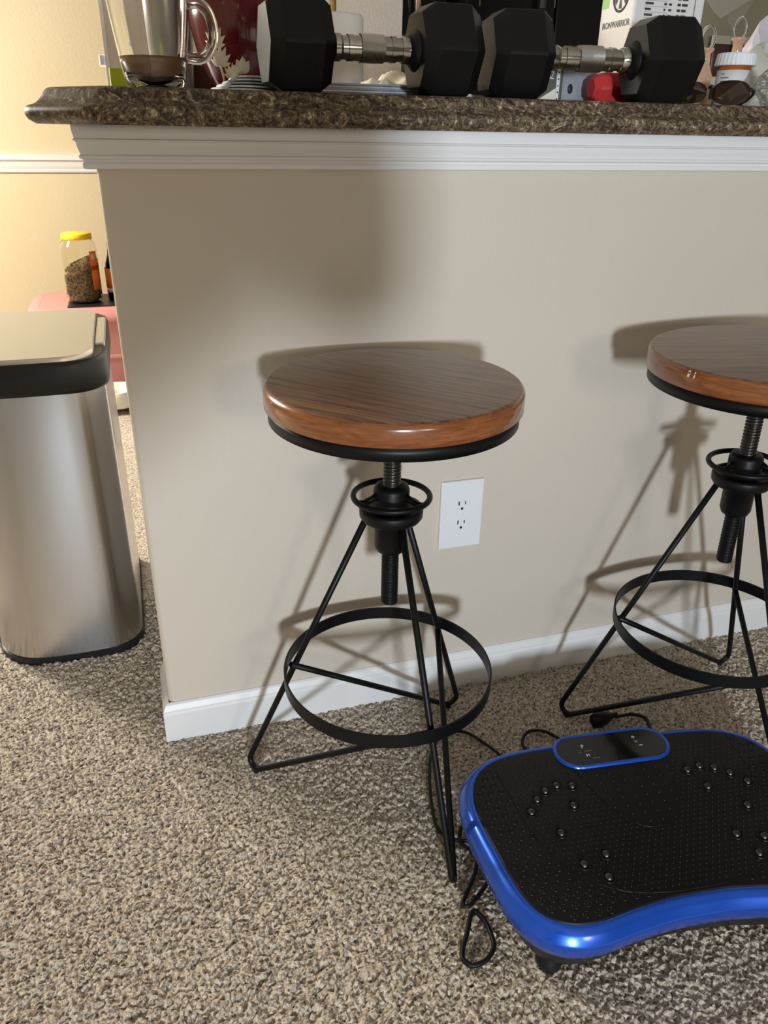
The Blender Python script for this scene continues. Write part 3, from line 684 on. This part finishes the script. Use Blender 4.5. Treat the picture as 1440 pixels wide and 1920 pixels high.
petal_flower(-.022,.026,.022,[(-.9,.8,.25),(-.4,.9,.28),(.1,1.0,.3),(.6,.9,.28)],False)

# ------------------------------------------------------------------ papers / envelopes (each a thing)
def sheet(name, label, cx, cy, w, d, rz, z, mt_, sag=0.0, grp=None, th_=.0014, fold=False):
    mb = MB(); n = 12; vs = []
    for i in range(n+1):
        for j in (0,1):
            x = -w/2+w*i/n; y_ = -d/2+d*j
            zz = sag*(math.sin(PI*(i/n)*1.5+j)*.5+.5)*(1 if True else 0)
            vs.append((x,y_,zz)); vs.append((x,y_,zz+th_))
    fs = []
    for i in range(n):
        b = i*4; c = b+4
        fs += [(b+1,c+1,c+3,b+3),(b,b+2,c+2,c),(b,c,c+1,b+1),(b+2,b+3,c+3,c+2)]
    fs += [(0,1,3,2),(n*4,n*4+2,n*4+3,n*4+1)]
    mb.add(vs, fs)
    if fold: mb.tube([(-w/2,-d/2,th_+sag*.5),(-w/2,0,th_+sag*.5),(-w/2,d/2,th_+sag*.5)], th_*1.4, 8)
    o = mb.build(name, mt_, None, loc=(cx,cy,z), rot=(0,0,rz)); return tag(o, label, 'paper', grp)
Z0 = 1.0674
nm = ['bottom','second','third','fourth','fifth','top']
for i in range(6):
    sheet('envelope', '%s envelope of the flat pile under the handle of the mug-side dumbbell'%('bottom' if i==0 else 'topmost' if i==5 else ['second lowest','third lowest','third from top','second from top'][i-1]),
          .43+.004*((i*7)%3), .115+.004*((i*5)%3), .235-.006*(i%2), .11, .02*((i%3)-1), Z0+.0030*i, M_env if i%2 else M_paper, 0, 'envelopes in the pile', .0024)
for i in range(5):
    sheet('folded_paper', '%s folded sheet of the loose papers beside the burgundy vase'%['lowest','second lowest','middle','second highest','topmost'][i],
          .213+.005*i, .035+.006*i, .085-.004*i, .07, .15-.07*i, Z0+.0042*i, M_paper if i!=2 else M_env, .0018, 'folded papers by the vase', .0022, True)
sheet('white_envelope', 'white glossy envelope lying between the two hex dumbbells', .565,.16,.16,.12,.1,Z0,M_paper,.004,None,.006)

# ------------------------------------------------------------------ lower kitchen counter + things on it
lcn = MB().box(.10,3.0,.125,.78,.875,.912); tag(lcn.build('kitchen_counter', M_gran, bevel=.004), 'lower kitchen worktop behind the half wall under the bar top', 'countertop')
lc = thing('base_cabinet', 'kitchen base cabinet behind the half wall under the worktop', 'cabinet', (1.5,.44,0))
MB().box(-1.38,1.49,-.31,.29,.0,.874).build('body', M_trim, lc)
pt = thing('paper_towel_roll', 'white paper towel roll on a brass rod behind the mug-side dumbbell', 'paper towel', (.452,.50,.9125))
MB().lathe([(.02,0),(.052,0),(.0535,.004),(.0535,.300),(.050,.306),(.020,.305)], 64).build('roll', bump(mat('quilted_paper',(.78,.73,.66),.9),220,.35,.0015), pt)
MB().tube([(-.004,0,.01),(-.004,0,.36)], .0062, 20).build('rod', M_gold, pt)
cr = MB(); n_, m_ = 36, 26; vs=[]; 
for i in range(n_):
    for j in range(m_):
        u = i/(n_-1)*2-1; v = j/(m_-1)*2-1
        e = max(0, 1-(u*u+v*v)*.62)
        z = .044*e**.6*(.8+.2*math.sin(4*u+3*v))+.0045*math.sin(11*u+3*math.sin(4*v))*e+.003*math.sin(13*v+6*u)*e
        vs.append((u*.055, v*.05, max(z,0)))
cr.add(vs, [(i*m_+j,(i+1)*m_+j,(i+1)*m_+j+1,i*m_+j+1) for i in range(n_-1) for j in range(m_-1)], True)
tag(cr.build('crumpled_tissue', M_tissue, None, loc=(.480,.235,Z0)), 'crumpled cream tissue behind the envelope pile', 'tissue')

# ------------------------------------------------------------------ carton, package, bottle, sunglasses, ...
cb = thing('carton', 'tall white carton with a nutrition table standing behind the hex dumbbell', 'box', (.842,.10,Z0))
MB().box(0,.132,0,.100,0,.30).build('box', M_cart2, cb, bevel=.004)
fp = Matrix.Rotation(PI/2,4,'X')
lf = Matrix.Rotation(-PI/2,4,'Z') @ fp   # writing on the left side face, reads from the back edge to the front edge
text_mesh('IRONWARRIOR', .0135, M_ink, 'lettering', cb, Matrix.Translation((-.0003,.048,.120)) @ lf, sx=.86)
em = MB(); Me = Matrix.Translation((-.0002,.040,.166)) @ lf @ Matrix.Diagonal((.85,1,1,1))
em.lathe([(.030,0),(.030,.0006),(.0265,.0006),(.0265,0)], 40, Me)
for i in range(7):
    a = i*.9; em.add([Me @ Vector(p) for p in ((.004*math.cos(a),.004*math.sin(a),.0005),(.025*math.cos(a),.025*math.sin(a),.0005),(.025*math.cos(a+.42),.025*math.sin(a+.42),.0005))], [(0,1,2)])
em.build('emblem', M_ink, cb)
MB().box(-.0006,-.0001,.076,.0955,.146,.21).build('green_patch', M_green, cb)
nt = MB(); random.seed(3)
for i in range(9):
    z = .090+.0078*i
    nt.box(.020,.020+random.uniform(.008,.018),-.0006,-.0001,z,z+.0030); nt.box(.020,.062,-.0005,-.0001,z-.0026,z-.0023)
    nt.box(.055,.055+random.uniform(.003,.005),-.0006,-.0001,z,z+.0030)
    nt.box(.064,.064+random.uniform(.003,.006),-.0006,-.0001,z,z+.0030)
    nt.box(.080,.086,-.0006,-.0001,z,z+.0035); nt.box(.0885,.0885+random.uniform(.006,.011),-.0006,-.0001,z,z+.0035)
nt.box(.1125,.1135,-.0006,-.0001,.10,.18); nt.build('nutrition_table', M_ink, cb)
pk = thing('snack_package', 'dark olive package with a dotted white strip behind the hex dumbbell', 'package', (.705,.075,Z0))
MB().box(-.075,.012,0,.05,0,.075).build('pouch', M_olive, pk, bevel=.004)
sp = MB().box(-.0010,.0045,-.0010,-.0001,.001,.072).build('strip', M_paper, pk)
dt = MB()
for i in range(8): dt.lathe([(.0013,0),(.0013,.0005),(0,.0005)], 6, Matrix.Translation((.0018,-.0011,.006+.0092*i)) @ fp)
dt.build('dots', M_ink, sp)
MB().add([(-.035,-.0006,.002),(-.0012,-.0006,.002),(-.0012,-.0006,.021)], [(0,1,2)]).build('corner_print', M_carton, pk)
text_mesh('SSZ', .0150, M_paper, 'lettering', pk, Matrix.Translation((-.0130,-.0006,.038)) @ fp, sx=.6)
gb = MB(); gb.loft([[(x*.045*s_+.0, y*.02*s_, z) for x,y in rrect(-1,1,-1,1,.4,5)] for z,s_ in ((0,1),(.03,1.02),(.055,.85),(.072,.45),(.080,.2))])
gbo = gb.build('grey_pouch', M_greyplast, None, loc=(.756,.122,Z0)); tag(gbo, 'grey plastic pouch between the olive package and the red dumbbell', 'pouch')
MB().lathe([(0,.0006),(.0055,.0006),(.0055,0)], 20, Matrix.Translation((-.012,-.0212,.022)) @ fp @ Matrix.Diagonal((.8,1.3,1,1))).build('hang_hole', M_slot, gbo)

pb = thing('pill_bottle', 'amber prescription bottle with white cap on the right of the bar top', 'pill bottle', (1.015,.050,Z0))
MB().lathe([(0,0),(.0245,0),(.026,.002),(.026,.058),(.0235,.064),(.0235,.070),(0,.070)], 48).build('bottle_body', M_amber, pb)
MB().lathe([(.0262,.004),(.0264,.004),(.0264,.054),(.0262,.054)], 48).build('label', M_paper, pb)
lbp = pb.children[1]
cp = MB(); rgc = []
for z, r_ in ((.0605,.0315),(.062,.032),(.077,.0300),(.0785,.0285)):
    rgc.append([((r_+(.0006 if k%2 else 0))*math.cos(2*PI*k/60), (r_+(.0006 if k%2 else 0))*math.sin(2*PI*k/60), z) for k in range(60)])
cp.loft(rgc, smooth=False); cp.build('cap', M_white, pb)
pf = math.atan2(CAM.y-.05, CAM.x-1.015)
arcs = MB(); 
for z, w in ((.0475,.20),(.042,.5),(.037,.35)): arc_patch(arcs, .0266, pf-.75, pf-.75+w, z, z+.0016, 6, .0003)
arcs.build('small_print', M_igrey, lbp)
text_mesh('PHENTERMINE', .0078, M_ink, 'lettering', lbp, Matrix.Rotation(pf+PI/2-.15,4,'Z') @ Matrix.Translation((-.002,-.0285,.0300)) @ fp, sx=.62)

def plug_ring(label, x, y, z0_, tilt, rr3, grp):
    t = thing('ring_stopper', label, 'stopper', (x,y,z0_), .4, grp); t.rotation_euler = (0,tilt,.4)
    MB().lathe([(0,.0),(.0105,0),(.0125,.022),(.0150,.026),(.0150,.031),(.012,.033),(0,.033)], 32).build('stem', M_peach, t)
    MB().tube([(rr3*math.cos(a), 0, .033+rr3*1.25+rr3*1.25*math.sin(a)) for a in np.linspace(0,2*PI,41)[:-1]], .0024, 10, closed=True).build('ring', M_clear, t)
# both stand in small bottles behind the dumbbell / pill bottle
def small_bottle(label, x, y, z0_, h_, grp, tilt=0):
    t = thing('peach_bottle', label, 'bottle', (x,y,z0_), 0, grp)
    MB().lathe([(0,0),(.014,0),(.016,.004),(.016,h_*.55),(.009,h_*.75),(.008,h_-.004),(.0125,h_),(.0125,h_+.003),(0,h_+.003)], 32).build('bottle_body', M_peach, t)
    MB().tube([(.0125*math.cos(a), 0, h_+.017+.0165*math.sin(a)) for a in np.linspace(0,2*PI,41)[:-1]], .0026, 10, closed=True).build('ring_handle', M_clear, t)
small_bottle('peach glass bottle with a ring stopper beside the right dumbbell head', .950,.045,Z0,.080,'peach ring-stopper bottles')
small_bottle('peach glass bottle with a ring stopper behind the pill bottle', 1.085,.14,Z0,.108,'peach ring-stopper bottles')

# sunglasses
sg_ = thing('sunglasses', 'dark brown sunglasses resting on the bar edge before the pill bottle', 'sunglasses', (.935,-.052,Z0), -.62)
def lens(cx, w, h_, rot):
    mb = MB(); rg1 = []; rg2 = []
    for k in range(40):
        a = 2*PI*k/40; x = w*math.copysign(abs(math.cos(a))**.8, math.cos(a)); z = h_*math.copysign(abs(math.sin(a))**.8, math.sin(a))
        rg1.append((cx+x, -.010+.25*x*x/w, .0165+z)); rg2.append((cx+x, -.0078+.25*x*x/w, .0165+z))
    mb.loft([rg1, rg2]); return mb
lens(.0,.027,.0165,0).build('lens', M_lens, sg_); lens(-.062,.027,.0155,0).build('lens', M_lens, sg_)
MB().tube(catmull([(-.033,-.008,.022),(-.030,-.010,.0255),(-.026,-.009,.022)],5), .002, 8).build('bridge', M_blkpl, sg_)
MB().tube(catmull([(.027,-.004,.021),(.034,.02,.018),(.030,.07,.010),(.02,.105,.003)],6), .0026, 8).build('temple', M_blkpl, sg_)
MB().tube(catmull([(-.089,-.004,.021),(-.080,.03,.018),(-.06,.07,.010),(-.045,.10,.003)],6), .0026, 8).build('temple', M_blkpl, sg_)
# clear crumpled bag
def crumple(name, label, cat, loc, sx, sy, sz, mt_, sd, amp=.25):
    r_ = random.Random(sd); mb = MB(); vs=[]; fs=[]; n1,n2 = 22,14
    ph = [(r_.uniform(2,7),r_.uniform(2,7),r_.uniform(0,6)) for _ in range(6)]
    for j in range(n2+1):
        t = j/n2; 
        for i in range(n1):
            a = 2*PI*i/n1; rad = math.sin(PI*min(max(t*.93+.07,0),1))**.45 if t < 1 else .05
            d = 1+amp*sum(math.sin(p[0]*a+p[1]*t*3+p[2]) for p in ph)/3*(1 if 1 else 0)
            vs.append((sx*rad*d*math.cos(a), sy*rad*d*math.sin(a), sz*t*(1+.1*math.sin(3*a+sd))))
    for j in range(n2):
        for i in range(n1): fs.append((j*n1+i, j*n1+(i+1)%n1, (j+1)*n1+(i+1)%n1, (j+1)*n1+i))
    fs.append(tuple(range(n1-1,-1,-1))); fs.append(tuple(n2*n1+i for i in range(n1)))
    mb.add(vs, fs, False); return tag(mb.build(name, mt_, None, loc=loc), label, cat)
crumple('plastic_bag', 'clear crinkled plastic bag on the bar top at the photo edge', 'bag', (1.035,-.035,Z0), .034,.025,.062, M_clear, 4)
crumple('paper_bag', 'pale grey paper bag behind the pill bottle', 'bag', (1.15,.15,Z0), .060,.035,.100, mat('pale_grey_paper',(.55,.53,.46),.8), 9, .12)
crumple('lilac_bag', 'crumpled white and lilac bag behind the grey paper bag', 'bag', (1.46,.50,.9125), .075,.06,.335, mat('lilac_film',(.62,.58,.64),.5), 12, .15)
# left end: lime tag, coaster, brown box, dark tumbler behind mug
lm_ = MB(); lm_.box(-.030,.030,-.002,.002,0,.030); tag(lm_.build('lime_bow', M_lime, None, bevel=.001, loc=(.060,.15,Z0), rot=(0,0,.3)), 'lime yellow ribbon piece behind the glass mug', 'ribbon')
tag(MB().lathe([(0,0),(.052,0),(.054,.002),(.052,.0045),(0,.0045)], 48).build('coaster', M_env, None, loc=(.105,.125,Z0)), 'thin round coaster behind the glass mug', 'coaster')
bx = MB().box(-.035,.04,-.02,.02,0,.045); tag(bx.build('brown_box', mat('brown_card',(.17,.11,.08),.7), None, loc=(.150,.285,Z0)), 'small brown cardboard box between the mug and the vase', 'box')
tb = thing('tumbler', 'tall grey metal tumbler standing behind the glass mug', 'tumbler', (.125,.235,Z0+.0))
MB().lathe([(0,0),(.027,0),(.031,.004),(.038,.15),(.039,.20),(.036,.201),(.035,.15),(0,.15)], 48).build('tumbler_body', mat('grey_glaze',(.48,.45,.41),.3,.3), tb)

# ------------------------------------------------------------------ kitchen beyond
mw = thing('microwave', 'black over-the-range microwave with grey window and steel handle', 'microwave', (1.03,2.22,0))
MB().box(-.40,.31,0,.42,1.365,1.80).build('body', M_dark, mw, bevel=.005)
MB().box(-.36,.125,-.006,0,1.428,1.74).build('window', M_gwin, mw)
MB().tube([(.178,-.035,1.385),(.178,-.035,1.75)], .016, 16).build('handle', M_chrome, mw)
rgm = thing('range', 'black kitchen range below the microwave', 'stove', (1.03,2.2,0))
MB().box(-.40,.33,-.02,.50,0,.915).build('body', M_blkpl, rgm)
MB().box(-.40,.33,.38,.50,.915,1.31).build('backguard', mat('charcoal_enamel',(.035,.035,.035),.4), rgm)
MB().add([(.02,.378,1.262),(.09,.378,1.305),(.26,.378,1.305),(.26,.378,1.292),(.13,.378,1.292),(.10,.378,1.262)], [(0,1,2,3,4,5)]).build('clock_panel', mat('grey_panel',(.16,.16,.13),.5), rgm)
fr = thing('refrigerator', 'black two-door refrigerator in the dark kitchen', 'refrigerator', (1.78,2.12,0))
MB().box(-.40,-.015,0,.6,.02,1.80).build('door', M_dark, fr, bevel=.006); MB().box(-.008,.40,0,.6,.02,1.80).build('door', M_dark, fr, bevel=.006)
MB().tube([(-.445+.09,-.03,1.46),(-.445+.09,-.03,1.75)], .003, 10).build('trim_strip', M_chrome, fr)
MB().tube([(-.09,-.04,1.465),(-.09,-.04,1.75)], .013, 12).build('handle', mat('dull_handle',(.05,.05,.05),.4), fr)
MB().tube([(-.035,-.03,1.47),(-.035,-.03,1.75)], .0035, 10).build('trim_strip', M_chrome, fr)
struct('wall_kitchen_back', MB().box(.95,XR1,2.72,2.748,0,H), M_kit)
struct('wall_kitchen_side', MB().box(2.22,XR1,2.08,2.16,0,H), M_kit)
def napkin(name, label, pts, y, mt_):
    mb = MB(); n = len(pts); vs = [(x,y,z) for x,z in pts]+[(x,y+.003,z) for x,z in pts]
    mb.add(vs, [tuple(range(n)), tuple(range(2*n-1,n-1,-1))]+[(i,i+n,(i+1)%n+n,(i+1)%n) for i in range(n)]); return tag(mb.build(name, mt_), label, 'note')
Mn = mat('pinned_paper',(.50,.47,.38),.8); Mn2 = mat('pinned_paper_grey',(.40,.37,.29),.8)
napkin('pinned_paper', 'lower pale sheet hanging corner-down on the dim kitchen wall', [(2.42,1.70),(2.55,1.48),(2.60,1.432),(2.73,1.62),(2.75,1.70)], 2.0768, Mn2)
napkin('pinned_paper', 'upper pale sheet hanging over the other on the dim kitchen wall', [(2.36,1.72),(2.355,1.60),(2.485,1.488),(2.52,1.470),(2.72,1.58),(2.74,1.72)], 2.0738, Mn)
sh = thing('wall_shelf', 'cream ledge on the dim kitchen wall holding two dark packets', 'shelf', (2.55,2.0,1.215))
MB().box(-.16,.32,-.06,.08,0,.032).build('ledge', M_carton, sh); MB().box(-.16,.32,-.01,.08,-.045,0).build('bracket', M_slot, sh)
for i,(x,w) in enumerate(((2.50,.042),(2.615,.060))):
    t = thing('coffee_packet', ['narrow dark brown packet on the cream kitchen ledge','wide dark brown packet on the cream kitchen ledge'][i], 'packet', (x,2.02,1.2475), group='packets on the kitchen ledge')
    MB().loft([[(a*w,b*.02*s_,z) for a,b in rrect(-1,1,-1,1,.3,4)] for z,s_ in ((0,1),(.08,1),(.125,.5))]).build('packet_body', M_foil, t)
    MB().box(-w,w,-.008,.008,.120,.155).build('packet_top', Mn, t)
db = MB().box(2.75,2.83,1.97,2.06,1.2475,1.44); tag(db.build('dark_canister', M_foil, bevel=.01), 'dark brown canister on the kitchen wall ledge behind the lilac bag', 'canister')
tg = thing('light_switch', 'white switch box on the end of the textured kitchen partition', 'switch', (.026,1.62,1.198))
MB().box(-.018,0.0005,-.02,.05,-.014,.014).build('plate', M_white, tg, bevel=.003)

# ------------------------------------------------------------------ the person taking the picture (throws the shade on the upper left of the half wall)
def skin(name, V_, E_, mt_, parent=None, sub=2):
    me = bpy.data.meshes.new(name); me.from_pydata([v[:3] for v in V_], E_, []); o = bpy.data.objects.new(name, me); COL.objects.link(o)
    me.materials.append(mt_); md = o.modifiers.new('s','SKIN'); md.use_smooth_shade = True; o.modifiers.new('d','SUBSURF').render_levels = sub; o.modifiers['d'].levels = sub
    for i, v in enumerate(V_):
        sv = me.skin_vertices[0].data[i]; sv.radius = (v[3], v[4] if len(v) > 4 else v[3]); sv.use_root = (i == 0)
    if parent: o.parent = parent
    return o
ps = thing('person', 'person in dark clothes crouching and leaning forward behind the camera', 'person', (-.60,-2.1,0))
b0 = Vector((-.60,-2.1,0))
def rel3(L_): return [(x-b0.x,y-b0.y,z)+tuple(r) for x,y,z,*r in L_]
V_ = [(-.50,-2.05,.68,.15,.13),(-.36,-1.86,.80,.135,.13),(-.20,-1.68,.90,.20,.19),(-.07,-1.57,.97,.225,.20),(-.03,-1.53,1.19,.08),(.0,-1.47,1.235,.075,.085),(.005,-1.455,1.31,.085,.095),(0,-1.46,1.38,.06),
      (.070,-1.55,1.04,.10),(.112,-1.46,.84,.068),(.115,-1.30,.95,.034),(.10,-1.245,.995,.026),(-.20,-1.59,1.04,.10),(-.15,-1.46,.82,.068),(-.10,-1.31,.95,.034),(-.05,-1.245,.995,.026),
      (-.45,-2.02,.62,.10),(-.52,-1.75,.42,.068),(-.56,-2.05,.10,.042),(-.55,-1.98,.045,.038),(-.55,-1.86,.035,.032),(-.68,-2.06,.62,.10),(-.80,-1.80,.42,.068),(-.80,-2.10,.10,.042),(-.80,-2.03,.045,.038),(-.80,-1.91,.035,.032)]
E_ = [(0,1),(1,2),(2,3),(3,4),(4,5),(5,6),(6,7),(3,8),(8,9),(9,10),(10,11),(3,12),(12,13),(13,14),(14,15),(0,16),(16,17),(17,18),(18,19),(19,20),(0,21),(21,22),(22,23),(23,24),(24,25)]
skin('body', rel3(V_), E_, mat('dark_clothing', (.05,.05,.06), .9), ps)
M_skin = mat('skin', (.45,.27,.19), .55)
for sx_, hx in ((1,.10),(-1,-.05)):   # hands: palm plus four fingers and a thumb curled round the phone edges
    hv = [(hx,-1.245,.995,.024,.016),(hx-.012*sx_,-1.225,1.02,.026,.014)]
    he = [(0,1)]
    for q_ in range(4):
        z_ = 1.050-.018*q_; i0 = len(hv); ln = (.030,.034,.031,.025)[q_]
        hv += [(hx-.016*sx_,-1.212,z_,.0088),(hx-.016*sx_-.5*ln*sx_,-1.200,z_+.002,.0080),(hx-.016*sx_-ln*sx_,-1.207,z_+.001,.0070)]
        he += [(1,i0),(i0,i0+1),(i0+1,i0+2)]
    i0 = len(hv); hv += [(hx-.010*sx_,-1.240,1.035,.0095),(hx-.024*sx_,-1.238,1.055,.0085),(hx-.034*sx_,-1.232,1.068,.0075)]; he += [(0,i0),(i0,i0+1),(i0+1,i0+2)]
    skin('hand', rel3(hv), he, M_skin, ps)
hr = MB(); hr.lathe([(.001,1.41),(.06,1.40),(.097,1.35),(.103,1.29),(.098,1.22),(.085,1.20)][::-1], 24, Matrix.Translation((.0+.60,-1.475+2.1,0)), a0=PI*.95, a1=PI*2.05+.0)
hr.build('hair', mat('dark_hair', (.03,.02,.015), .6), ps)

# ------------------------------------------------------------------ lights
def area(name, loc, target, sx, sy, power, col, spread=PI):
    l = bpy.data.lights.new(name, 'AREA'); l.shape = 'RECTANGLE'; l.size = sx; l.size_y = sy; l.energy = power; l.color = col; l.spread = spread
    o = bpy.data.objects.new(name, l); COL.objects.link(o); o.location = loc
    o.rotation_euler = (Vector(target)-Vector(loc)).to_track_quat('-Z','Y').to_euler(); return o
area('window_light_cool', (-.28,-3.86,.98), (-.28,0,.98), .20,.27, 100, (.80,.90,1.0))
area('window_light_warm', (.90,-3.86,1.32), (.9,0,1.32), .45,.45, 16, (1.0,.88,.70))
area('dining_lamp', (-1.50,1.80,1.55), (0,.9,.3), .42,.42, 95, (1.0,.92,.79))
area('ceiling_bounce', (.6,-1.6,2.43), (.6,-1.6,0), 2.4,2.4, .3, (1.0,.92,.82))
w = bpy.data.worlds.new('World'); S.world = w; w.use_nodes = True
w.node_tree.nodes['Background'].inputs[0].default_value = (.6,.75,1,1); w.node_tree.nodes['Background'].inputs[1].default_value = .25

# ------------------------------------------------------------------ camera
f, yaw, pitch, roll = 1453.0, .3093, .4573, .0179
cy_, sy_ = math.cos(yaw), math.sin(yaw)
fwd = Vector((sy_*math.cos(pitch), cy_*math.cos(pitch), -math.sin(pitch))); right = Vector((cy_,-sy_,0)); up = right.cross(fwd)
r2 = math.cos(roll)*right+math.sin(roll)*up; u2 = -math.sin(roll)*right+math.cos(roll)*up
cam = bpy.data.cameras.new('camera'); co_ = bpy.data.objects.new('camera', cam); COL.objects.link(co_)
co_.matrix_world = Matrix(((r2.x,u2.x,-fwd.x,CAM.x),(r2.y,u2.y,-fwd.y,CAM.y),(r2.z,u2.z,-fwd.z,CAM.z),(0,0,0,1)))
cam.sensor_fit = 'VERTICAL'; cam.sensor_height = 36; cam.lens = f/1920*36; cam.clip_start = .02
S.camera = co_
S.view_settings.view_transform = 'Standard'; S.view_settings.look = 'None'; S.view_settings.gamma = 1; S.view_settings.use_curve_mapping = False
S.view_settings.exposure = 0.0
